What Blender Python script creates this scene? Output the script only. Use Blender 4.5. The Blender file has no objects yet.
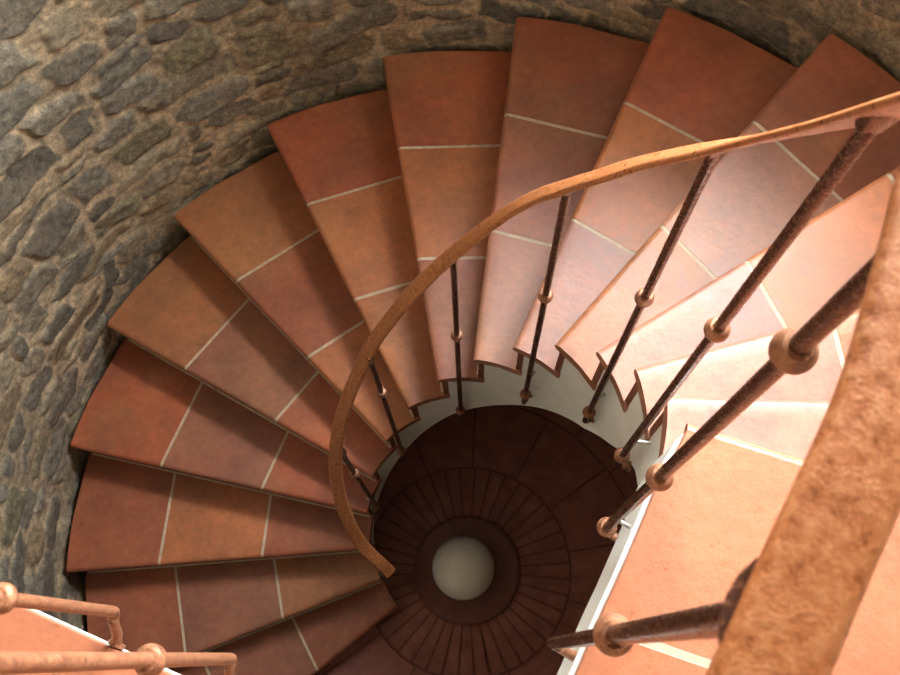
import bpy, math, random
import numpy as np
from mathutils import Vector, Matrix

random.seed(11)
rng = np.random.default_rng(7)
scene = bpy.context.scene
COL = scene.collection
PI = math.pi

# ------------------------------------------------------------------ stair data
H = 0.175                      # riser
DTH = 0.2954                   # angle of one step
TH_I, TH_O = 3.7737, 3.7478    # angle of nosing 0 at its inner / outer end
R_I, R_O = 0.340, 1.428        # tread inner / outer radius
R_STR = 0.345                  # well face of the stringer
FLOOR_Z = -0.175
LAND_Z = 14 * H
WALL_R = 1.462
CEIL_Z = 5.2
JOINTS = (0.722, 1.092)


def pol(r, a, z=0.0):
    return Vector((r * math.cos(a), r * math.sin(a), z))


# ------------------------------------------------------------------ helpers
class MB:
    """collects faces for one mesh, with a material slot and colour per face"""
    def __init__(self):
        self.v, self.f, self.m, self.c = [], [], [], []

    def add(self, verts, faces, mat=0, col=(1, 1, 1)):
        b = len(self.v)
        self.v.extend(tuple(x) for x in verts)
        for f in faces:
            self.f.append(tuple(b + i for i in f))
            self.m.append(mat)
            self.c.append(col)

    def grid(self, rows, mat=0, col=(1, 1, 1), close_u=False, close_v=False):
        n, m = len(rows), len(rows[0])
        vs = [p for r in rows for p in r]
        fs = []
        for i in range(n if close_u else n - 1):
            for j in range(m if close_v else m - 1):
                i2, j2 = (i + 1) % n, (j + 1) % m
                fs.append((i * m + j, i2 * m + j, i2 * m + j2, i * m + j2))
        self.add(vs, fs, mat, col)

    def tube(self, pts, rad, seg=12, mat=0, cap=True):
        pts = [Vector(p) for p in pts]
        rads = rad if isinstance(rad, (list, tuple)) else [rad] * len(pts)
        n = len(pts)
        prev = None
        rows = []
        for i, p in enumerate(pts):
            t = (pts[min(i + 1, n - 1)] - pts[max(i - 1, 0)]).normalized()
            if prev is None:
                a = Vector((1, 0, 0)) if abs(t.x) < 0.8 else Vector((0, 1, 0))
                u = t.cross(a).normalized()
            else:
                u = (prev - t * prev.dot(t)).normalized()
            prev = u
            w = t.cross(u)
            rows.append([p + (u * math.cos(2 * PI * k / seg) + w * math.sin(2 * PI * k / seg)) * rads[i] for k in range(seg)])
        b = len(self.v)
        self.grid(rows, mat, close_v=True)
        if cap:
            self.f.append(tuple(b + k for k in range(seg))[::-1]); self.m.append(mat); self.c.append((1, 1, 1))
            self.f.append(tuple(b + (n - 1) * seg + k for k in range(seg))); self.m.append(mat); self.c.append((1, 1, 1))

    def lathe(self, prof, seg=28, mat=0, origin=(0, 0, 0)):
        o = Vector(origin)
        rows = [[o + Vector((r * math.cos(2 * PI * k / seg), r * math.sin(2 * PI * k / seg), z)) for k in range(seg)] for r, z in prof]
        self.grid(rows, mat, close_v=True)

    def box(self, a, b, mat=0):
        (x0, y0, z0), (x1, y1, z1) = a, b
        v = [(x0, y0, z0), (x1, y0, z0), (x1, y1, z0), (x0, y1, z0), (x0, y0, z1), (x1, y0, z1), (x1, y1, z1), (x0, y1, z1)]
        self.add(v, [(0, 3, 2, 1), (4, 5, 6, 7), (0, 1, 5, 4), (1, 2, 6, 5), (2, 3, 7, 6), (3, 0, 4, 7)], mat)

    def build(self, name, mats, parent=None, smooth=None, colors=False, recalc=True, loc=None):
        me = bpy.data.meshes.new(name)
        me.from_pydata(self.v, [], self.f)
        if not isinstance(mats, (list, tuple)):
            mats = [mats]
        for m in mats:
            me.materials.append(m)
        me.polygons.foreach_set('material_index', self.m)
        if colors:
            at = me.color_attributes.new('tile', 'FLOAT_COLOR', 'CORNER')
            arr = []
            for p in me.polygons:
                c = self.c[p.index]
                arr.extend([c[0], c[1], c[2], 1.0] * p.loop_total)
            at.data.foreach_set('color', arr)
        if recalc:
            import bmesh
            bm = bmesh.new(); bm.from_mesh(me)
            bmesh.ops.remove_doubles(bm, verts=bm.verts, dist=1e-5)
            bmesh.ops.recalc_face_normals(bm, faces=bm.faces)
            bm.to_mesh(me); bm.free()
        if smooth is not None:
            me.shade_smooth()
            try:
                me.set_sharp_from_angle(angle=math.radians(smooth))
            except Exception:
                pass
        o = bpy.data.objects.new(name, me)
        COL.objects.link(o)
        if parent is not None:
            o.parent = parent
        if loc is not None:
            o.location = loc
        return o


def thing(name, label, cat, loc=(0, 0, 0)):
    o = bpy.data.objects.new(name, None)
    o.empty_display_size = 0.1
    o.location = loc
    o['label'] = label
    o['category'] = cat
    COL.objects.link(o)
    return o


# ------------------------------------------------------------------ materials
def new_mat(name):
    m = bpy.data.materials.new(name)
    m.use_nodes = True
    nt = m.node_tree
    b = nt.nodes['Principled BSDF']
    return m, nt, b


def nd(nt, typ, **kw):
    n = nt.nodes.new(typ)
    for k, v in kw.items():
        setattr(n, k, v)
    return n


def noise(nt, scale, detail=4, rough=0.6, vec=None):
    n = nd(nt, 'ShaderNodeTexNoise')
    n.inputs['Scale'].default_value = scale
    n.inputs['Detail'].default_value = detail
    n.inputs['Roughness'].default_value = rough
    if vec is not None:
        nt.links.new(vec, n.inputs['Vector'])
    return n


def ramp(nt, src, stops):
    r = nd(nt, 'ShaderNodeValToRGB')
    el = r.color_ramp.elements
    while len(el) < len(stops):
        el.new(0.5)
    for e, (p, c) in zip(el, stops):
        e.position = p
        e.color = (*c, 1) if len(c) == 3 else c
    nt.links.new(src, r.inputs['Fac'])
    return r


def mix(nt, fac, a, b, mode='MIX'):
    n = nd(nt, 'ShaderNodeMix', data_type='RGBA', blend_type=mode)
    for sock, val in ((n.inputs[0], fac), (n.inputs[6], a), (n.inputs[7], b)):
        if hasattr(val, 'is_output'):
            nt.links.new(val, sock)
        elif isinstance(val, (int, float)):
            sock.default_value = val
        else:
            sock.default_value = (*val, 1)
    return n.outputs[2]


def bump(nt, b, h, strength=0.2, dist=0.005):
    n = nd(nt, 'ShaderNodeBump')
    n.inputs['Strength'].default_value = strength
    n.inputs['Distance'].default_value = dist
    nt.links.new(h, n.inputs['Height'])
    nt.links.new(n.outputs['Normal'], b.inputs['Normal'])


def obj_coord(nt):
    return nd(nt, 'ShaderNodeTexCoord').outputs['Object']


def mat_tile():
    m, nt, b = new_mat('terracotta_tile')
    oc = obj_coord(nt)
    at = nd(nt, 'ShaderNodeAttribute', attribute_name='tile')
    n1 = noise(nt, 5.0, 5, 0.65, oc)
    n2 = noise(nt, 45.0, 4, 0.7, oc)
    n3 = noise(nt, 160.0, 2, 0.5, oc)
    r1 = ramp(nt, n1.outputs['Fac'], [(0.30, (0.70, 0.73, 0.80)), (0.70, (1.22, 1.18, 1.08))])
    n4 = noise(nt, 3.2, 4, 0.6, oc)
    r4 = ramp(nt, n4.outputs['Fac'], [(0.45, (0, 0, 0)), (0.75, (0.5, 0.5, 0.5))])
    c = mix(nt, r4.outputs['Color'], at.outputs['Color'], (0.36, 0.19, 0.085))
    c = mix(nt, 1.0, c, r1.outputs['Color'], 'MULTIPLY')
    r2 = ramp(nt, n2.outputs['Fac'], [(0.30, (0.76, 0.76, 0.78)), (0.70, (1.18, 1.17, 1.14))])
    c = mix(nt, 0.8, c, r2.outputs['Color'], 'MULTIPLY')
    # pale scuffs and lime specks
    r3 = ramp(nt, n3.outputs['Fac'], [(0.72, (0, 0, 0)), (0.78, (1, 1, 1))])
    f = nd(nt, 'ShaderNodeMath', operation='MULTIPLY')
    nt.links.new(r3.outputs['Color'], f.inputs[0]); f.inputs[1].default_value = 0.35
    c = mix(nt, f.outputs[0], c, (0.50, 0.36, 0.28))
    nt.links.new(c, b.inputs['Base Color'])
    rr = ramp(nt, n2.outputs['Fac'], [(0.3, (0.38,) * 3), (0.7, (0.52,) * 3)])
    nt.links.new(rr.outputs['Color'], b.inputs['Roughness'])
    b.inputs['Specular IOR Level'].default_value = 0.55
    s = nd(nt, 'ShaderNodeMath', operation='ADD')
    nt.links.new(n1.outputs['Fac'], s.inputs[0]); nt.links.new(n2.outputs['Fac'], s.inputs[1])
    bump(nt, b, s.outputs[0], 0.25, 0.004)
    return m


def mat_simple(name, col, rough=0.7, var=0.12, scale=30, bstr=0.2, metallic=0.0, spec=0.4):
    m, nt, b = new_mat(name)
    oc = obj_coord(nt)
    n = noise(nt, scale, 5, 0.6, oc)
    lo = tuple(x * (1 - var) for x in col)
    hi = tuple(min(1, x * (1 + var)) for x in col)
    r = ramp(nt, n.outputs['Fac'], [(0.3, lo), (0.7, hi)])
    nt.links.new(r.outputs['Color'], b.inputs['Base Color'])
    b.inputs['Roughness'].default_value = rough
    b.inputs['Metallic'].default_value = metallic
    b.inputs['Specular IOR Level'].default_value = spec
    bump(nt, b, n.outputs['Fac'], bstr, 0.003)
    return m


def mat_rust(name, dark, mid, bright, scale=70, rough=(0.32, 0.6), bstr=0.5, metallic=0.25):
    m, nt, b = new_mat(name)
    oc = obj_coord(nt)
    n1 = noise(nt, scale, 6, 0.7, oc)
    n2 = noise(nt, scale * 5, 3, 0.6, oc)
    a = nd(nt, 'ShaderNodeMath', operation='MULTIPLY_ADD')
    nt.links.new(n2.outputs['Fac'], a.inputs[0]); a.inputs[1].default_value = 0.45
    nt.links.new(n1.outputs['Fac'], a.inputs[2])
    r = ramp(nt, a.outputs[0], [(0.50, dark), (0.70, mid), (0.90, bright)])
    nt.links.new(r.outputs['Color'], b.inputs['Base Color'])
    rr = ramp(nt, n1.outputs['Fac'], [(0.35, (rough[0],) * 3), (0.65, (rough[1],) * 3)])
    nt.links.new(rr.outputs['Color'], b.inputs['Roughness'])
    b.inputs['Metallic'].default_value = metallic
    bump(nt, b, a.outputs[0], bstr, 0.0015)
    return m


def mat_stone():
    m, nt, b = new_mat('rubble_stone')
    oc = obj_coord(nt)
    at = nd(nt, 'ShaderNodeAttribute', attribute_name='stone')
    n1 = noise(nt, 38, 6, 0.7, oc)
    n2 = noise(nt, 150, 4, 0.7, oc)
    r1 = ramp(nt, n1.outputs['Fac'], [(0.32, (0.50, 0.51, 0.53)), (0.50, (0.95, 0.95, 0.95)), (0.70, (1.6, 1.56, 1.45))])
    r2 = ramp(nt, n2.outputs['Fac'], [(0.3, (0.65,) * 3), (0.7, (1.35,) * 3)])
    c = mix(nt, 1.0, at.outputs['Color'], r1.outputs['Color'], 'MULTIPLY')
    c = mix(nt, 0.9, c, r2.outputs['Color'], 'MULTIPLY')
    c = mix(nt, 1.0, c, (1.04, 0.98, 0.88), 'MULTIPLY')
    nt.links.new(c, b.inputs['Base Color'])
    b.inputs['Roughness'].default_value = 0.8
    b.inputs['Specular IOR Level'].default_value = 0.3
    a = nd(nt, 'ShaderNodeMath', operation='MULTIPLY_ADD')
    nt.links.new(n2.outputs['Fac'], a.inputs[0]); a.inputs[1].default_value = 0.5
    nt.links.new(n1.outputs['Fac'], a.inputs[2])
    bump(nt, b, a.outputs[0], 0.5, 0.007)
    return m


def mat_landing():
    m, nt, b = new_mat('landing_tile')
    tc = obj_coord(nt)
    mp = nd(nt, 'ShaderNodeMapping')
    # u along nosing 14, v across it; origin on the nosing
    a = LAND_ANG
    mp.vector_type = 'TEXTURE'
    mp.inputs['Location'].default_value = (LAND_O.x - 0.31 * math.cos(a) - 0.03 * math.sin(a), LAND_O.y - 0.31 * math.sin(a) + 0.03 * math.cos(a), 0)
    mp.inputs['Rotation'].default_value = (0, 0, a)
    nt.links.new(tc, mp.inputs['Vector'])
    br = nd(nt, 'ShaderNodeTexBrick')
    br.offset = 0.0
    br.inputs['Scale'].default_value = 1.0
    br.inputs['Brick Width'].default_value = 0.74
    br.inputs['Row Height'].default_value = 0.319
    br.inputs['Mortar Size'].default_value = 0.006
    br.inputs['Mortar Smooth'].default_value = 0.1
    br.inputs['Color1'].default_value = (0.44, 0.165, 0.088, 1)
    br.inputs['Color2'].default_value = (0.42, 0.150, 0.078, 1)
    br.inputs['Mortar'].default_value = (0.46, 0.38, 0.28, 1)
    nt.links.new(mp.outputs['Vector'], br.inputs['Vector'])
    n1 = noise(nt, 6, 5, 0.65, tc)
    n2 = noise(nt, 60, 4, 0.7, tc)
    r1 = ramp(nt, n1.outputs['Fac'], [(0.3, (0.82, 0.82, 0.84)), (0.7, (1.14, 1.12, 1.08))])
    r2 = ramp(nt, n2.outputs['Fac'], [(0.3, (0.86,) * 3), (0.7, (1.12,) * 3)])
    c = mix(nt, 1.0, br.outputs['Color'], r1.outputs['Color'], 'MULTIPLY')
    c = mix(nt, 0.8, c, r2.outputs['Color'], 'MULTIPLY')
    nt.links.new(c, b.inputs['Base Color'])
    rr = ramp(nt, n2.outputs['Fac'], [(0.3, (0.26,) * 3), (0.7, (0.42,) * 3)])
    nt.links.new(rr.outputs['Color'], b.inputs['Roughness'])
    b.inputs['Specular IOR Level'].default_value = 0.55
    s = nd(nt, 'ShaderNodeMath', operation='MULTIPLY_ADD')
    nt.links.new(br.outputs['Fac'], s.inputs[0]); s.inputs[1].default_value = -0.7
    nt.links.new(n2.outputs['Fac'], s.inputs[2])
    bump(nt, b, s.outputs[0], 0.35, 0.003)
    return m


# nosing 14 as a line
N14_I = pol(R_I, TH_I - 14 * DTH)
N14_O = pol(R_O, TH_O - 14 * DTH)
LAND_O = N14_I.copy()
_d = (N14_O - N14_I)
LAND_ANG = math.atan2(_d.y, _d.x)

M_TILE = mat_tile()
M_GROUT = mat_simple('lime_grout', (0.56, 0.46, 0.33), 0.9, 0.2, 60, 0.4)
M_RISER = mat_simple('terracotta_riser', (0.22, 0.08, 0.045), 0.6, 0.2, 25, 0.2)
M_PLASTER = mat_simple('white_plaster', (0.87, 0.90, 0.87), 0.75, 0.05, 14, 0.25)
M_CEIL = mat_simple('ceiling_boards', (0.62, 0.56, 0.48), 0.9, 0.05, 10, 0.2)
M_RAIL = mat_rust('rusty_brown_rail', (0.19, 0.058, 0.020), (0.37, 0.122, 0.038), (0.47, 0.20, 0.080), 130, (0.24, 0.46), 0.5, 0.1)
M_IRON = mat_rust('rusty_iron', (0.060, 0.026, 0.018), (0.100, 0.042, 0.026), (0.22, 0.095, 0.050), 260, (0.16, 0.34), 0.10, 0.45)
M_KNOB = mat_rust('rusty_iron_collar', (0.12, 0.048, 0.028), (0.28, 0.115, 0.060), (0.42, 0.20, 0.10), 110, (0.3, 0.5), 0.4, 0.3)
M_ZINC = mat_simple('grey_bolt', (0.42, 0.40, 0.37), 0.45, 0.2, 80, 0.3, 0.6)
M_STONE = mat_stone()
M_LAND = mat_landing()
M_FLOOR = mat_simple('dark_brick_floor', (0.36, 0.135, 0.105), 0.55, 0.25, 14, 0.25)
M_FLOORJ = mat_simple('dark_floor_joint', (0.23, 0.09, 0.07), 0.9, 0.2, 40, 0.3)
M_BASE = mat_simple('lamp_base_clay', (0.22, 0.085, 0.068), 0.5, 0.15, 25, 0.15)
M_WIN = mat_simple('window_paint', (0.60, 0.58, 0.53), 0.5, 0.05, 20, 0.1)
M_GLOBE, _nt, _b = new_mat('opal_glass')
_b.inputs['Base Color'].default_value = (0.92, 0.91, 0.85, 1)
_b.inputs['Roughness'].default_value = 0.12
_n = noise(_nt, 60, 3, 0.6, obj_coord(_nt))
_r = ramp(_nt, _n.outputs['Fac'], [(0.3, (0.90, 0.89, 0.83)), (0.7, (0.95, 0.94, 0.89))])
_nt.links.new(_r.outputs['Color'], _b.inputs['Base Color'])

# ------------------------------------------------------------------ staircase
stair = thing('staircase', 'winding staircase of terracotta tiled steps curling down around the round well', 'staircase', (0, 0, FLOOR_Z))
S0 = Vector((0, 0, -FLOOR_Z))     # parts are built in stair-local coordinates

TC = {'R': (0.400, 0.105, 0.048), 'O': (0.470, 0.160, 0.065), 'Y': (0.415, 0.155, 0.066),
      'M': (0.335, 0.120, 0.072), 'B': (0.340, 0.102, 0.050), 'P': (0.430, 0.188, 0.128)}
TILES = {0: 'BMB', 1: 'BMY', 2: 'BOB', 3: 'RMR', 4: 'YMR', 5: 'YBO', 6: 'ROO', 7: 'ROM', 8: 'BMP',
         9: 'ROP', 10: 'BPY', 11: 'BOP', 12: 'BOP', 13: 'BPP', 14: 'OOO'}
TT = 0.030   # tread thickness


def nos_pt(k, r):
    """point on nosing line k at radius r, in plan"""
    a, b = pol(R_I, TH_I - k * DTH), pol(R_O, TH_O - k * DTH)
    lo, hi = 0.0, 1.0
    for _ in range(40):
        t = (lo + hi) / 2
        if (a.lerp(b, t)).length < r:
            lo = t
        else:
            hi = t
    return a.lerp(b, (lo + hi) / 2)


def plan_line(k, kb, r, straight):
    """plan points from the nosing k back to line kb at radius r: straight joint or arc"""
    f, b = nos_pt(k, r), nos_pt(kb, r)
    af, ab = math.atan2(f.y, f.x), math.atan2(b.y, b.x)
    while ab > af:
        ab -= 2 * PI

    def at(t):
        c = f.lerp(b, t)
        p = pol(r, af + (ab - af) * t)
        return p.lerp(c, straight)
    return at, (b - f).length


def tread(k):
    mb = MB()
    zt = k * H - FLOOR_Z
    def kb(r):
        return k + 1.0 + 0.036 / (r * DTH)
    rs = [R_I, JOINTS[0] + random.uniform(-.006, .006), JOINTS[1] + random.uniform(-.006, .006), R_O]
    g = 0.0050

    def strip(r0, r1, s0, s1, nv, mat, col, dz):
        rows = []
        for i in range(nv + 1):
            v = i / nv
            r = r0 + (r1 - r0) * v
            at, L = plan_line(k, kb(r), r, s0 + (s1 - s0) * v)
            row = []
            rad = TT / 2
            # underside back -> round nose -> top back
            row.append((0.98, -TT + dz))
            row.append((0.5, -TT + dz))
            for q in range(0, 9):
                a = -PI / 2 + PI * q / 8
                s = rad - rad * math.cos(a)
                row.append((max(0.0, (s + abs(dz)) / L), -rad + rad * math.sin(a) + (dz if q > 4 else 0)))
            for q in range(1, 9):
                t0 = rad / L
                row.append((t0 + (0.98 - t0) * q / 8, dz))
            rows.append([Vector((*(at(t).xy), zt + z)) for t, z in row])
        mb.grid(rows, mat, col, close_v=True)
        # end caps
        for rr in (rows[0], rows[-1]):
            mb.add(rr, [tuple(range(len(rr)))], mat, col)

    for j in range(3):
        r0 = rs[j] + (g if j else 0)
        r1 = rs[j + 1] - (g if j < 2 else 0)
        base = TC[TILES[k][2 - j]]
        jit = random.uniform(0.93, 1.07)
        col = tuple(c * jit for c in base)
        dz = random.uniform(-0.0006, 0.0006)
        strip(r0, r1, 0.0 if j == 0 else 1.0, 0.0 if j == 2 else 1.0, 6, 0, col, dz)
    for j in (1, 2):
        strip(rs[j] - g * 1.02, rs[j] + g * 1.02, 1.0, 1.0, 1, 1, (1, 1, 1), -0.0012)
    if k < 13:   # thin mortar fillet where the next riser meets the tread
        for (ra, rb) in ((R_I + 0.01, R_O - 0.01),):
            rows = []
            for i in range(9):
                r = ra + (rb - ra) * i / 8
                p = nos_pt(k + 1, r)
                d = Vector((p.y, -p.x, 0)).normalized()     # ascending direction
                q0, q1 = p + d * 0.009, p + d * 0.018
                rows.append([Vector((q0.x, q0.y, zt + 0.0002)), Vector((q0.x, q0.y, zt + 0.003)), Vector((q1.x, q1.y, zt + 0.006))])
            mb.grid(rows, 1)
    return mb.build('tread', [M_TILE, M_GROUT], stair, smooth=40, colors=True)


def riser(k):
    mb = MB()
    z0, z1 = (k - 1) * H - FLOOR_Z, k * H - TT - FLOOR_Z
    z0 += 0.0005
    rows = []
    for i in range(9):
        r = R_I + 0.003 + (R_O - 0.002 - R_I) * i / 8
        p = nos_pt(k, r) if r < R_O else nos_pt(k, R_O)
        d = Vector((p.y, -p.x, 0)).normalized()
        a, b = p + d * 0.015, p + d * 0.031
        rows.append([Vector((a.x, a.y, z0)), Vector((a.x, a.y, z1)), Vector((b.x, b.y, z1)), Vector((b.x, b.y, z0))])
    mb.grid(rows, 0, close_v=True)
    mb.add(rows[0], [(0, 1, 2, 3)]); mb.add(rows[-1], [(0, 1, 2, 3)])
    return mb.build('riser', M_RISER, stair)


for k in range(0, 14):
    tread(k)
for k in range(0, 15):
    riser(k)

DEP = [(-1, 0.0), (1.0, 0.34), (2.0, 0.28), (3.1, 0.29), (4.9, 0.40), (5.7, 0.433), (6.6, 0.465), (7.4, 0.495), (8.2, 0.543), (9.0, 0.575),
       (10.1, 0.585), (10.8, 0.592), (11.5, 0.595), (12.45, 0.53), (12.9, 0.48), (13.6, 0.433), (14.2, 0.44), (14.8, 0.40), (15.4, 0.40)]


def depth(k):
    for (a, x), (b, y) in zip(DEP, DEP[1:]):
        if k <= b:
            t = (k - a) / (b - a)
            return x + (y - x) * t
    return DEP[-1][1]


def soffit_z(k):
    return max(FLOOR_Z + 0.001, k * H - depth(k))


def stringer():
    mb = MB()
    ks = []
    k0, k1 = 0.24, 14.0
    step = 0.05
    n = int(round((k1 - k0) / step))
    prof = []
    for i in range(n + 1):
        kk = k0 + (k1 - k0) * i / n
        prof.append((kk, soffit_z(kk), math.floor(kk - 0.24) * H - TT - 0.0005))
    # insert vertical steps at the risers
    out = []
    for i, (kk, zb, zt) in enumerate(prof):
        if i and zt > prof[i - 1][2] + 0.01:
            out.append((kk - 0.001, zb, prof[i - 1][2]))
        out.append((kk, zb, zt))
    rows = []
    for kk, zb, zt in out:
        a = TH_I - kk * DTH
        zt = max(zt, zb + 0.004)
        r1 = R_STR + 0.06
        rows.append([pol(R_STR, a, zb - FLOOR_Z), pol(R_STR, a, zt - FLOOR_Z), pol(r1, a, zt - FLOOR_Z), pol(r1, a, zb - FLOOR_Z)])
    mb.grid(rows, 0, close_v=True)
    mb.add(rows[0], [(0, 1, 2, 3)]); mb.add(rows[-1], [(0, 1, 2, 3)])
    o = mb.build('stringer', M_PLASTER, stair, smooth=30)
    o['label'] = 'white plastered inner stringer facing the well'
    return o


def soffit():
    mb = MB()
    rows = []
    for i in range(141):
        kk = 0.4 + (14.0 - 0.4) * i / 140
        a = TH_I - kk * DTH
        z = soffit_z(kk) - FLOOR_Z
        rows.append([pol(r, a, z) for r in (R_STR + 0.058, 0.7, 1.05, R_O)] + [pol(r, a, z + 0.04) for r in (R_O, 1.05, 0.7, R_STR + 0.058)])
    mb.grid(rows, 0, close_v=True)
    return mb.build('soffit', M_PLASTER, stair, smooth=30)


stringer()
soffit()

# ------------------------------------------------------------------ landing
EDGE_R = [pol(R_I, TH_I - 14 * DTH), Vector((0.298, -0.150, 0)), Vector((0.268, -0.190, 0)), Vector((0.236, -0.247, 0)), Vector((0.196, -0.315, 0)),
          Vector((0.174, -0.350, 0)), Vector((0.130, -0.426, 0)), Vector((0.085, -0.495, 0)), Vector((0.035, -0.540, 0)), Vector((-0.03, -0.560, 0)),
          Vector((-0.10, -0.530, 0)), Vector((-0.20, -0.486, 0)), Vector((-0.353, -0.412, 0)), Vector((-0.444, -0.368, 0)), Vector((-0.591, -0.297, 0))]
_dir = Vector((-0.90, 0.435, 0)).normalized()
_p = EDGE_R[-1]
_t = 0.0
while (_p + _dir * _t).length < 1.43:
    _t += 0.005
EDGE_R += [_p + _dir * (_t * 0.5), _p + _dir * _t]


def landing():
    mb = MB()
    a0 = math.atan2(N14_O.y, N14_O.x)
    a1 = math.atan2(EDGE_R[-1].y, EDGE_R[-1].x)
    while a1 > a0:
        a1 -= 2 * PI
    # resample the opening edge by length, pair with the wall arc
    n = 120
    L = [0]
    for p, q in zip(EDGE_R, EDGE_R[1:]):
        L.append(L[-1] + (q - p).length)

    def edge(t):
        s = t * L[-1]
        for i in range(len(L) - 1):
            if s <= L[i + 1] + 1e-9:
                return EDGE_R[i].lerp(EDGE_R[i + 1], (s - L[i]) / (L[i + 1] - L[i]))
        return EDGE_R[-1]
    top, bot = [], []
    rows = []
    for i in range(n + 1):
        t = i / n
        e = edge(t)
        o = pol(R_O + 0.004, a0 + (a1 - a0) * t)
        if i == 0:
            o = N14_O.copy()
        if i == n:
            o = e + Vector((-0.02, 0.002, 0))
        th = 0.18 if t < 0.26 else (0.18 + (0.024 - 0.18) * min(1, (t - 0.26) / 0.06))
        e2 = edge(min(1, t + .01)); e1 = edge(max(0, t - .01))
        tg = (e2 - e1).normalized()
        nrm = Vector((tg.y, -tg.x, 0))          # towards the well or away?
        if nrm.dot(o - e) > 0:
            nrm = -nrm
        if i == 0:
            nrm = Vector((0, 0, 0))
        lip = e + nrm * (0.006 if t < 0.26 else 0.002)
        back = e.lerp(o, 0.10) if t > 0.28 else lip
        rows.append((e, o, lip, th, back))
    z = LAND_Z
    # tile slab
    mb.grid([[Vector((*e.xy, z - 0.018)), Vector((*e.xy, z - 0.003)), Vector((*(e.lerp(o, .0012)).xy, z))] + [Vector((*(e.lerp(o, q / 8)).xy, z)) for q in range(1, 9)] + [Vector((*o.xy, z - 0.018))] for e, o, lip, th, back in rows], 0)
    # white plastered body
    mb.grid([[Vector((*(e.lerp(o, .03)).xy, z - 0.0185)), Vector((*lip.xy, z - 0.0185)), Vector((*lip.xy, z - th)), Vector((*back.xy, z - th)), Vector((*back.xy, z - 0.18)), Vector((*o.xy, z - 0.18)), Vector((*o.xy, z - 0.0185))] for e, o, lip, th, back in rows], 1)
    # front of the landing at nosing 14
    d = Vector((N14_I.y, -N14_I.x, 0)).normalized()
    # rounded nosing
    prof = []
    for q in range(9):
        a = -PI / 2 + PI * q / 8
        prof.append((-0.012 * math.cos(a), -0.013 + 0.013 * math.sin(a)))
    rr = []
    for t in [i / 8 for i in range(9)]:
        p = N14_I.lerp(N14_O, t)
        rr.append([Vector((p.x - d.x * s * -1, p.y - d.y * s * -1, z + zz)) for s, zz in prof])
    mb.grid(rr, 0)
    e, o, lip, th, back = rows[0]
    mb.add([Vector((*e.xy, z - 0.0185)), Vector((*o.xy, z - 0.0185)), Vector((*o.xy, z - th)), Vector((*e.xy, z - th))], [(0, 1, 2, 3)], 1)
    ob = mb.build('floor_landing', [M_LAND, M_PLASTER], None, recalc=True)
    ob['kind'] = 'structure'
    return ob


landing()


# white curved apron joining the stringer to the landing edge
def apron():
    mb = MB()
    pts = [(EDGE_R[0] * (R_STR / R_I), 2.045), (pol(0.341, math.radians(-24)), 2.05), (Vector((0.301, -0.153, 0)), 2.07), (Vector((0.271, -0.193, 0)), 2.14),
           (Vector((0.240, -0.250, 0)), 2.24), (Vector((0.205, -0.310, 0)), 2.268)]
    rows = []
    for p, zb in pts:
        n = Vector((p.x, p.y, 0)).normalized()
        q = p + n * 0.05
        rows.append([Vector((p.x, p.y, zb)), Vector((p.x, p.y, LAND_Z - 0.02)), Vector((q.x, q.y, LAND_Z - 0.02)), Vector((q.x, q.y, zb))])
    mb.grid(rows, 0, close_v=True)
    mb.add(rows[0], [(0, 1, 2, 3)]); mb.add(rows[-1], [(0, 1, 2, 3)])
    o = mb.build('trim_landing', M_PLASTER, None, smooth=40)
    o['kind'] = 'structure'


apron()

# ------------------------------------------------------------------ railing
rail = thing('railing', 'rusty iron railing with a slim brown handrail winding around the stairwell', 'railing', (0, 0, 0))


def catmull(pts, n=10):
    out = []
    P = [pts[0] * 2 - pts[1]] + list(pts) + [pts[-1] * 2 - pts[-2]]
    for i in range(1, len(P) - 2):
        p0, p1, p2, p3 = P[i - 1:i + 3]
        for q in range(n):
            t = q / n
            out.append(0.5 * ((2 * p1) + (p2 - p0) * t + (2 * p0 - 5 * p1 + 4 * p2 - p3) * t * t + (3 * p1 - p0 - 3 * p2 + p3) * t ** 3))
    out.append(pts[-1].copy())
    return out


RAIL = [Vector(p) for p in [
    (-0.229, -0.146, 0.842), (-0.260, -0.115, 0.913), (-0.293, -0.080, 0.985), (-0.319, -0.025, 1.105), (-0.330, 0.042, 1.228), (-0.323, 0.100, 1.332),
    (-0.300, 0.157, 1.438), (-0.264, 0.205, 1.542), (-0.228, 0.241, 1.630), (-0.176, 0.277, 1.753), (-0.104, 0.306, 1.892), (-0.025, 0.324, 2.032),
    (0.043, 0.325, 2.155), (0.099, 0.310, 2.278), (0.146, 0.284, 2.391), (0.187, 0.250, 2.488), (0.219, 0.216, 2.575), (0.261, 0.166, 2.698),
    (0.302, 0.082, 2.872), (0.312, -0.016, 3.065), (0.300, -0.093, 3.215), (0.276, -0.146, 3.310), (0.240, -0.186, 3.360),
    (0.207, -0.222, 3.371), (0.187, -0.262, 3.372), (0.159, -0.318, 3.372), (0.122, -0.374, 3.372), (0.087, -0.426, 3.372), (0.045, -0.480, 3.372), (-0.020, -0.515, 3.372),
    (-0.09, -0.506, 3.372), (-0.20, -0.447, 3.372), (-0.345, -0.366, 3.372), (-0.60, -0.236, 3.372), (-0.95, -0.057, 3.372), (-1.33, 0.138, 3.372)]]


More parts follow.
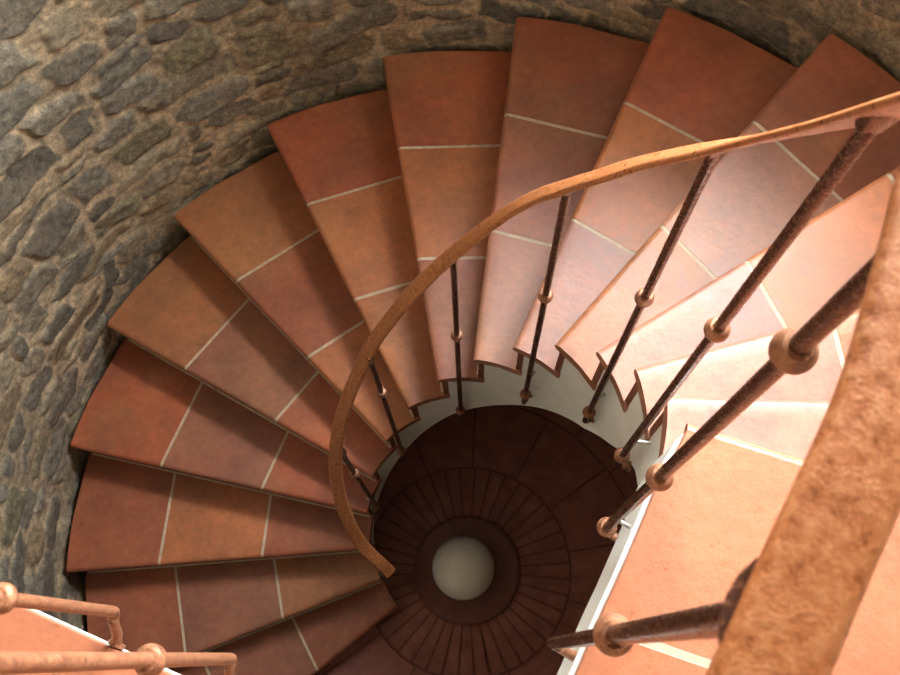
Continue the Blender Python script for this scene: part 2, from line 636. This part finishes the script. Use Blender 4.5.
def handrail():
    path = catmull(RAIL, 8)
    mb = MB()
    w, t = 0.0185, 0.0042
    prof = []
    for q in range(24):
        a = 2 * PI * q / 24
        ca, sa = math.cos(a), math.sin(a)
        x = w * math.copysign(abs(ca) ** 0.55, ca)
        y = t * math.copysign(abs(sa) ** 0.6, sa) + (0.0012 if sa > 0.6 else 0)
        prof.append((x, y))
    rows = []
    n = len(path)
    for i, p in enumerate(path):
        tg = (path[min(i + 1, n - 1)] - path[max(i - 1, 0)]).normalized()
        side = Vector((tg.y, -tg.x, 0)).normalized()
        up = side.cross(tg).normalized()
        if up.z < 0:
            up = -up
        s = 1.0
        rows.append([p - Vector((0, 0, 0.005)) + side * x * s + up * y * s for x, y in prof])
    mb.grid(rows, 0, close_v=True)
    mb.add(rows[0], [tuple(range(24))]); mb.add(rows[-1], [tuple(range(24))])
    return mb.build('handrail', M_RAIL, rail, smooth=50), path


_hr, PATH = handrail()


def rail_z(x, y, z0):
    """underside of the handrail above a plan point (nearest in plan, near height z0)"""
    best = min(PATH, key=lambda p: (p.x - x) ** 2 + (p.y - y) ** 2 + 0.02 * (p.z - z0) ** 2)
    i = PATH.index(best)
    a, b = PATH[max(0, i - 1)], PATH[min(len(PATH) - 1, i + 1)]
    tg = (b - a).normalized()
    return best.z, tg


ROD = 0.0072


def baluster(x, y, zfoot, knobs, ztop_hint, out_dir, reach, pin_z, hook_drop=0.0, mat=None):
    """round iron bar under the rail; knobs; hook and pin back to the white stringer"""
    zr, tg = rail_z(x, y, ztop_hint)
    ztop = zr - 0.0085
    mb = MB()
    o = Vector(out_dir).normalized()
    foot = Vector((x, y, zfoot))
    bend = []
    for q in range(6):                # quarter bend at the foot towards the stringer
        a = PI / 2 * q / 5
        bend.append(foot + o * (0.012 * (1 - math.cos(a))) + Vector((0, 0, 0.012 * (1 - math.sin(a)))))
    pts = [Vector((x, y, ztop)), Vector((x, y, zfoot + 0.012))] + bend[1:]
    mb.tube(pts, ROD, 12)
    b = mb.build('baluster', mat or M_IRON, rail, smooth=50)
    # knobs
    for kz in knobs:
        kb = MB()
        pr = [(ROD * 0.98, -0.0125), (0.0105, -0.0118), (0.0115, -0.0085), (0.0135, -0.0065), (0.0150, -0.0030), (0.0153, 0.0), (0.0150, 0.0030),
              (0.0135, 0.0065), (0.0115, 0.0085), (0.0105, 0.0118), (ROD * 0.98, 0.0125)]
        kb.lathe(pr, 24, 0, (x, y, kz))
        kb.build('collar', M_KNOB, b, smooth=60)
    # foot hook
    hb = MB()
    end = foot + o * reach + Vector((0, 0, -hook_drop))
    st = foot + o * 0.010
    mid = st.lerp(end, 0.5) + Vector((0, 0, -hook_drop * 0.2))
    end = end - o * 0.0025
    hb.tube([st, mid, end], [0.0066, 0.0068, 0.0075], 10)
    hb.tube([end - o * 0.004, end + o * 0.001], 0.0115, 14)
    hb.build('foot_hook', M_KNOB, b, smooth=50)
    # pin
    if pin_z is not None:
        pb = MB()
        s = Vector((x, y, pin_z))
        pb.tube([s + o * (ROD * .9), s + o * (reach - 0.0006)], 0.0035, 8)
        pp = pb.build('pin', M_ZINC, b, smooth=50)
        pp['label'] = 'grey metal pin'
    # saddle under the rail
    sb = MB()
    side = Vector((tg.y, -tg.x, 0)).normalized()
    zz = Vector((0, 0, 1))
    rows = []
    for i in range(9):
        f = i / 8
        zc = ztop - 0.020 + 0.021 * f
        wl = ROD * 1.15 + (0.0225 - ROD) * f ** 1.2
        ws = ROD * 1.10 + (0.0135 - ROD) * f ** 1.1
        ring = []
        for q in range(16):
            a = 2 * PI * q / 16
            l = wl * math.cos(a)
            h = Vector((tg.x, tg.y, 0))
            hl = h.length
            h = h / hl if hl > 1e-6 else Vector((1, 0, 0))
            slope = max(-1.6, min(1.6, tg.z / max(hl, 1e-6)))
            l2 = l / math.sqrt(1 + slope * slope)
            ring.append(Vector((x, y, zc)) + h * l2 + side * ws * math.sin(a) + zz * (l2 * slope * f))
        rows.append(ring)
    sb.grid(rows, 0, close_v=True)
    sb.add(rows[-1], [tuple(range(16))]); sb.add(rows[0], [tuple(range(16))])
    sb.build('saddle', M_IRON, b, smooth=50)
    return b


def on_stair(x, y, k1, k2, ztop, foot_d=0.105, pin=True):
    r = math.hypot(x, y)
    o = Vector((x / r, y / r, 0))
    baluster(x, y, k1 - foot_d, [k1, k2], ztop, o, R_STR - r, k1 + 0.125 if pin else None, 0.0)


BAL = [  # x, y, lower collar, middle collar, rail height hint
    (-0.3010, 0.1180, 0.465, 1.085, 1.36),
    (-0.1870, 0.2570, 0.690, 1.420, 1.70),
    (0.016, 0.322, 0.925, 1.638, 2.09),
    (0.189, 0.2500, 1.330, 2.043, 2.45),
    (0.304, 0.1090, 1.655, 2.368, 2.80),
    (0.308, -0.0590, 1.980, 2.693, 3.12)]
for bx, by, k1, k2, zt in BAL:
    on_stair(bx, by, k1, k2, zt, 0.09, abs(bx + 0.187) > 1e-6)
# landing guard: hooks to the white landing edge
baluster(0.214, -0.228, 2.262, [2.300, 2.712, 3.150], 3.36, (0.83, -0.56, 0), 0.032, 2.39)
baluster(0.1025, -0.388, 2.442, [3.000], 3.36, (0.86, -0.5, 0), 0.046, None, 0.035)
baluster(-0.299, -0.380, 2.495, [2.808], 3.36, (-0.435, -0.90, 0), 0.0505, None, 0.055, M_KNOB)
baluster(-0.448, -0.314, 2.495, [2.798], 3.36, (-0.435, -0.90, 0), 0.0455, None, 0.055, M_KNOB)

# ------------------------------------------------------------------ floor and lamp
LC = Vector((0.002, -0.067, 0))


def floor_mesh():
    mb = MB()
    z = FLOOR_Z
    n = 72
    ring = [LC.lerp(Vector((0, 0, 0)), 1) + pol(1.75, 2 * PI * i / n, z - 0.006) for i in range(n)]
    mb.add(ring, [tuple(range(n))], 1)
    low = [Vector((p.x, p.y, z - 0.08)) for p in ring]
    mb.grid([ring, low], 1, close_v=True)

    def sector(r0, r1, a0, a1, c=LC):
        m = max(2, int((a1 - a0) / 0.06))
        aa = [a0 + (a1 - a0) * i / m for i in range(m + 1)]
        zt, bv = z, 0.003
        inner = [c + pol(r0 + bv, a, zt) for a in aa]
        outer = [c + pol(r1 - bv, a, zt) for a in aa]
        i2 = [c + pol(r0, a, z - 0.006) for a in aa]
        o2 = [c + pol(r1, a, z - 0.006) for a in aa]
        mb.grid([i2, inner, outer, o2], 0)
    N = 40
    for i in range(N):
        a = 2 * PI * i / N
        g = 0.0045
        sector(0.205, 0.42, a + g / 0.3, a + 2 * PI / N - g / 0.3)
    r = 0.428
    cnt = 22
    off = 0.1
    for w, cnt in ((0.30, 14), (0.30, 22), (0.30, 30)):
        for i in range(cnt):
            a = off + 2 * PI * i / cnt
            sector(r, r + w - 0.008, a + 0.004 / r, a + 2 * PI / cnt - 0.004 / r)
        r += w
        off += 0.13
    o = mb.build('floor', [M_FLOOR, M_FLOORJ], None, recalc=False)
    o['kind'] = 'structure'


floor_mesh()

lamp = thing('globe_lamp', 'white opal globe lamp in a round dark base on the well floor', 'lamp', (LC.x, LC.y, FLOOR_Z))
mb = MB()
mb.lathe([(0.0, 0.001), (0.207, 0.001), (0.216, 0.006), (0.218, 0.016), (0.214, 0.024), (0.204, 0.027), (0.196, 0.022), (0.150, 0.016), (0.0, 0.016)], 64)
o = mb.build('base', M_BASE, lamp, smooth=50)
mb = MB()
gp = []
for i in range(33):
    a = -PI / 2 + PI * i / 32
    gp.append((0.124 * math.cos(a), 0.1415 + 0.124 * math.sin(a)))
mb.lathe([(max(r, 0.0002), z) for r, z in gp], 64, 0, (-0.014, -0.003, 0))
mb.build('globe', M_GLOBE, lamp, smooth=80)

# ------------------------------------------------------------------ stone wall
WA0, WA1 = math.radians(30), math.radians(75)     # window opening
WZ0, WZ1 = 2.95, 4.40


def vnoise(U, V, scale, seed):
    r = np.random.default_rng(seed)
    g = r.random((400, 400))
    x, y = U / scale, V / scale
    xi, yi = np.floor(x).astype(int), np.floor(y).astype(int)
    fx, fy = x - xi, y - yi
    fx, fy = fx * fx * (3 - 2 * fx), fy * fy * (3 - 2 * fy)
    g00 = g[xi % 400, yi % 400]; g10 = g[(xi + 1) % 400, yi % 400]
    g01 = g[xi % 400, (yi + 1) % 400]; g11 = g[(xi + 1) % 400, (yi + 1) % 400]
    return (g00 * (1 - fx) + g10 * fx) * (1 - fy) + (g01 * (1 - fx) + g11 * fx) * fy - 0.5


def axis(breaks):
    out = [breaks[0][0]]
    for (a, st), (b, _) in zip(breaks, breaks[1:]):
        n = max(1, int(math.ceil((b - a) / st)))
        out.extend(a + (b - a) * (i + 1) / n for i in range(n))
    return np.array(out)


def wall():
    R = WALL_R
    fine, coarse = 0.0068 / R, 0.03 / R
    d = math.radians
    A = axis([(0, coarse), (d(38), fine), (WA0, fine), (WA1, fine), (d(192), coarse), (2 * PI, coarse)])[:-1]
    Z = axis([(FLOOR_Z - 0.05, 0.03), (0.45, 0.0068), (2.55, 0.022), (WZ0, 0.03), (WZ1, 0.03), (CEIL_Z, 0.03)])
    U, V = np.meshgrid(A * R, Z, indexing='ij')
    Wd = 2 * PI * R
    warpu = U + 0.045 * vnoise(U, V, 0.14, 1) + 0.028 * vnoise(U, V, 0.040, 2)
    warpv = V + 0.055 * vnoise(U, V, 0.22, 3) + 0.026 * vnoise(U, V, 0.045, 4)
    best = np.full(U.shape, -9.0)
    hgt = np.zeros(U.shape)
    colr = np.zeros(U.shape + (3,))
    PAL = [((0.130, 0.125, 0.112), 4), ((0.175, 0.165, 0.143), 4), ((0.215, 0.195, 0.160), 3), ((0.215, 0.165, 0.110), 2), ((0.095, 0.090, 0.083), 2.5), ((0.255, 0.225, 0.175), 1.6), ((0.165, 0.150, 0.105), 1.5)]
    pw = np.array([w for _, w in PAL]); pw = pw / pw.sum()
    z = FLOOR_Z - 0.05
    nst = 0
    while z < CEIL_Z:
        rh = rng.uniform(0.080, 0.125)
        u = rng.uniform(0, 0.2)
        while u < Wd + 0.1:
            ln = float(np.clip(rng.lognormal(math.log(0.180), 0.40), 0.075, 0.38))
            parts = [(u, z, ln, rh)]
            if rh > 0.085 and rng.random() < 0.22:      # two thin stones in one course
                f = rng.uniform(0.4, 0.6)
                parts = [(u, z, ln, rh * f), (u, z + rh * f, ln * rng.uniform(.6, 1), rh * (1 - f))]
            for (pu, pz, pl, ph) in parts:
                gap = rng.uniform(0.013, 0.027)
                cu, cz = pu + pl / 2, pz + ph / 2 + rng.uniform(-.008, .008)
                a, b = max(0.02, pl / 2 - gap * 0.5), max(0.014, ph / 2 - gap * 0.42 + (0.012 if rng.random() < .3 else 0))
                rot = rng.normal(0, 0.13)
                pexp = rng.uniform(2.4, 6.0)
                skew = rng.normal(0, 0.25)
                # index window
                i0, i1 = np.searchsorted(A * R, [cu - a - 0.09, cu + a + 0.09])
                j0, j1 = np.searchsorted(Z, [cz - b - 0.09, cz + b + 0.09])
                if i1 <= i0 or j1 <= j0:
                    continue
                du, dv = warpu[i0:i1, j0:j1] - cu, warpv[i0:i1, j0:j1] - cz
                x = du * math.cos(rot) + dv * math.sin(rot)
                y = -du * math.sin(rot) + dv * math.cos(rot)
                x = x + skew * y
                q = (np.abs(x / a) ** pexp + np.abs(y / b) ** pexp) ** (1 / pexp)
                e = (1 - q) * b                       # rough distance inside the edge
                up = e > best[i0:i1, j0:j1]
                c = np.array(PAL[rng.choice(len(PAL), p=pw)][0]) * rng.uniform(1.0, 1.55)
                prot = rng.uniform(0.004, 0.013)
                tilt = rng.normal(0, 0.07, 2)
                hh = prot * np.clip(e / 0.013, 0, 1) ** 0.6 + np.clip(tilt[0] * x + tilt[1] * y, -.008, .008) * np.clip(e / 0.01, 0, 1)
                best[i0:i1, j0:j1][up] = e[up]
                hgt[i0:i1, j0:j1][up] = hh[up]
                colr[i0:i1, j0:j1][up] = c
                nst += 1
            u += ln
        z += rh
    mort = np.array([0.46, 0.375, 0.275])
    # mortar laps over stone edges here and there
    lap = vnoise(U, V, 0.07, 8) * 0.012 + vnoise(U, V, 0.02, 9) * 0.005
    k = np.clip((best + lap) / 0.003, 0, 1)[..., None]
    mvar = (1 + 0.5 * vnoise(U, V, 0.3, 12) + 0.25 * vnoise(U, V, 0.03, 13))[..., None]
    smear = np.clip(0.5 + 2.2 * vnoise(U, V, 0.45, 21), 0, 1)[..., None] * 0.30   # stones dusted by the mortar
    colr = colr * (1 - smear) + mort * 0.72 * smear
    C = colr * k + mort * mvar * (1 - k)
    r = R - hgt * k[..., 0] - 0.005 * vnoise(U, V, 0.05, 15) - 0.005 * vnoise(U, V, 0.018, 16) - 0.012 * vnoise(U, V, 0.5, 17)
    r = np.clip(r, 1.434, 1.475)
    n, m = U.shape
    ang = A[:, None]
    P = np.stack([r * np.cos(ang), r * np.sin(ang), V], -1).reshape(-1, 3)
    I, J = np.meshgrid(np.arange(n), np.arange(m - 1), indexing='ij')
    I2 = (I + 1) % n
    am = (A[I] + fine * .3)
    a_lo = A[I]
    a_hi = np.where(I2 == 0, 2 * PI, A[I2])
    mid_a, mid_z = (a_lo + a_hi) / 2, (Z[J] + Z[J + 1]) / 2
    keep = ~((mid_a > WA0) & (mid_a < WA1) & (mid_z > WZ0) & (mid_z < WZ1))
    F = np.stack([I * m + J, I * m + J + 1, I2 * m + J + 1, I2 * m + J], -1)[keep]
    me = bpy.data.meshes.new('wall_round')
    me.vertices.add(len(P)); me.vertices.foreach_set('co', P.ravel())
    me.loops.add(F.size); me.loops.foreach_set('vertex_index', F.ravel().astype(np.int32))
    me.polygons.add(len(F))
    me.polygons.foreach_set('loop_start', np.arange(0, F.size, 4, dtype=np.int32))
    me.update(calc_edges=True)
    me.shade_smooth()
    at = me.color_attributes.new('stone', 'FLOAT_COLOR', 'POINT')
    at.data.foreach_set('color', np.concatenate([C.reshape(-1, 3), np.ones((len(P), 1))], 1).ravel())
    me.materials.append(M_STONE)
    o = bpy.data.objects.new('wall_round', me)
    COL.objects.link(o)
    o['kind'] = 'structure'


wall()

# window: deep splayed reveal through the thick wall, timber frame, daylight outside
W_OUT = 1.95
mb = MB()
na = 14
for z_ in (WZ0, WZ1):
    mb.grid([[pol(1.445, WA0 + (WA1 - WA0) * i / na, z_), pol(W_OUT, WA0 + (WA1 - WA0) * i / na, z_)] for i in range(na + 1)], 0)
for a_ in (WA0, WA1):
    mb.grid([[pol(1.445, a_, WZ0), pol(W_OUT, a_, WZ0)], [pol(1.445, a_, WZ1), pol(W_OUT, a_, WZ1)]], 0)
o = mb.build('trim_window', M_PLASTER)
o['kind'] = 'structure'

mb = MB()
am = (WA0 + WA1) / 2
hw = W_OUT * math.sin((WA1 - WA0) / 2)
dd = W_OUT * math.cos((WA1 - WA0) / 2)
fw = 0.05
for (x0, x1, z0, z1) in ((-hw, hw, WZ0, WZ0 + fw), (-hw, hw, WZ1 - fw, WZ1), (-hw, -hw + fw, WZ0 + fw, WZ1 - fw), (hw - fw, hw, WZ0 + fw, WZ1 - fw), (-0.03, 0.03, WZ0 + fw, WZ1 - fw)):
    mb.box((dd - 0.06, x0, z0), (dd - 0.01, x1, z1))
o = mb.build('window_frame', M_WIN)
o.name = 'window_1'
o.rotation_euler = (0, 0, am)
o['kind'] = 'structure'

# ceiling
mb = MB()
n = 64
lo = [pol(2.0, 2 * PI * i / n, CEIL_Z - 0.01) for i in range(n)]
hi = [pol(2.0, 2 * PI * i / n, CEIL_Z + 0.15) for i in range(n)]
mb.add(lo, [tuple(range(n))]); mb.add(hi, [tuple(range(n))]); mb.grid([lo, hi], 0, close_v=True)
o = mb.build('ceiling', M_CEIL)
o['kind'] = 'structure'

# ------------------------------------------------------------------ light
world = bpy.data.worlds.new('sky')
world.use_nodes = True
scene.world = world
bg = world.node_tree.nodes['Background']
bg.inputs['Color'].default_value = (0.93, 0.96, 1.0, 1)
bg.inputs['Strength'].default_value = 46.0
wt = world.node_tree
tcw = nd(wt, 'ShaderNodeTexCoord')
sp = nd(wt, 'ShaderNodeSeparateXYZ')
wt.links.new(tcw.outputs['Generated'], sp.inputs[0])
mr = nd(wt, 'ShaderNodeMapRange')
mr.inputs['From Min'].default_value = -1.0
wt.links.new(sp.outputs['Z'], mr.inputs['Value'])
rw = ramp(wt, mr.outputs['Result'], [(0.49, (0.10, 0.10, 0.09)), (0.51, (1.0, 0.99, 0.96)), (1.0, (0.90, 0.95, 1.0))])
wt.links.new(rw.outputs['Color'], bg.inputs['Color'])

pl = bpy.data.lights.new('window_daylight', 'AREA')
pl.shape = 'RECTANGLE'
pl.size = 2 * hw
pl.size_y = WZ1 - WZ0
pl.cycles.is_portal = True
po = bpy.data.objects.new('window_daylight', pl)
COL.objects.link(po)
pc = Vector((math.cos(am) * (dd + 0.02), math.sin(am) * (dd + 0.02), (WZ0 + WZ1) / 2))
inward = Vector((-math.cos(am), -math.sin(am), 0))
po.matrix_world = Matrix.Translation(pc) @ inward.to_track_quat('-Z', 'Z').to_matrix().to_4x4()

# ------------------------------------------------------------------ camera
F_PX, TILT, ROLL = 921.37, 0.3319, -0.07
ct, st_ = math.cos(TILT), math.sin(TILT)
right0, up0, fwd = Vector((1, 0, 0)), Vector((0, ct, st_)), Vector((0, st_, -ct))
cr, sr = math.cos(ROLL), math.sin(ROLL)
right = cr * right0 + sr * up0
up = -sr * right0 + cr * up0
cam = bpy.data.cameras.new('camera')
cam.sensor_fit = 'HORIZONTAL'
cam.sensor_width = 36.0
cam.lens = F_PX / 900 * 36.0
cam.clip_start = 0.02
cam.clip_end = 100
cam.dof.use_dof = True
cam.dof.focus_distance = 2.3
cam.dof.aperture_fstop = 18.0
co = bpy.data.objects.new('camera', cam)
COL.objects.link(co)
m = Matrix((right, up, -fwd)).transposed().to_4x4()
m.translation = Vector((-0.001, -0.3945, 3.7057))
co.matrix_world = m
scene.camera = co

scene.view_settings.view_transform = 'Standard'
scene.view_settings.look = 'None'
scene.view_settings.exposure = 0.68
scene.view_settings.gamma = 1.0
scene.view_settings.use_curve_mapping = False
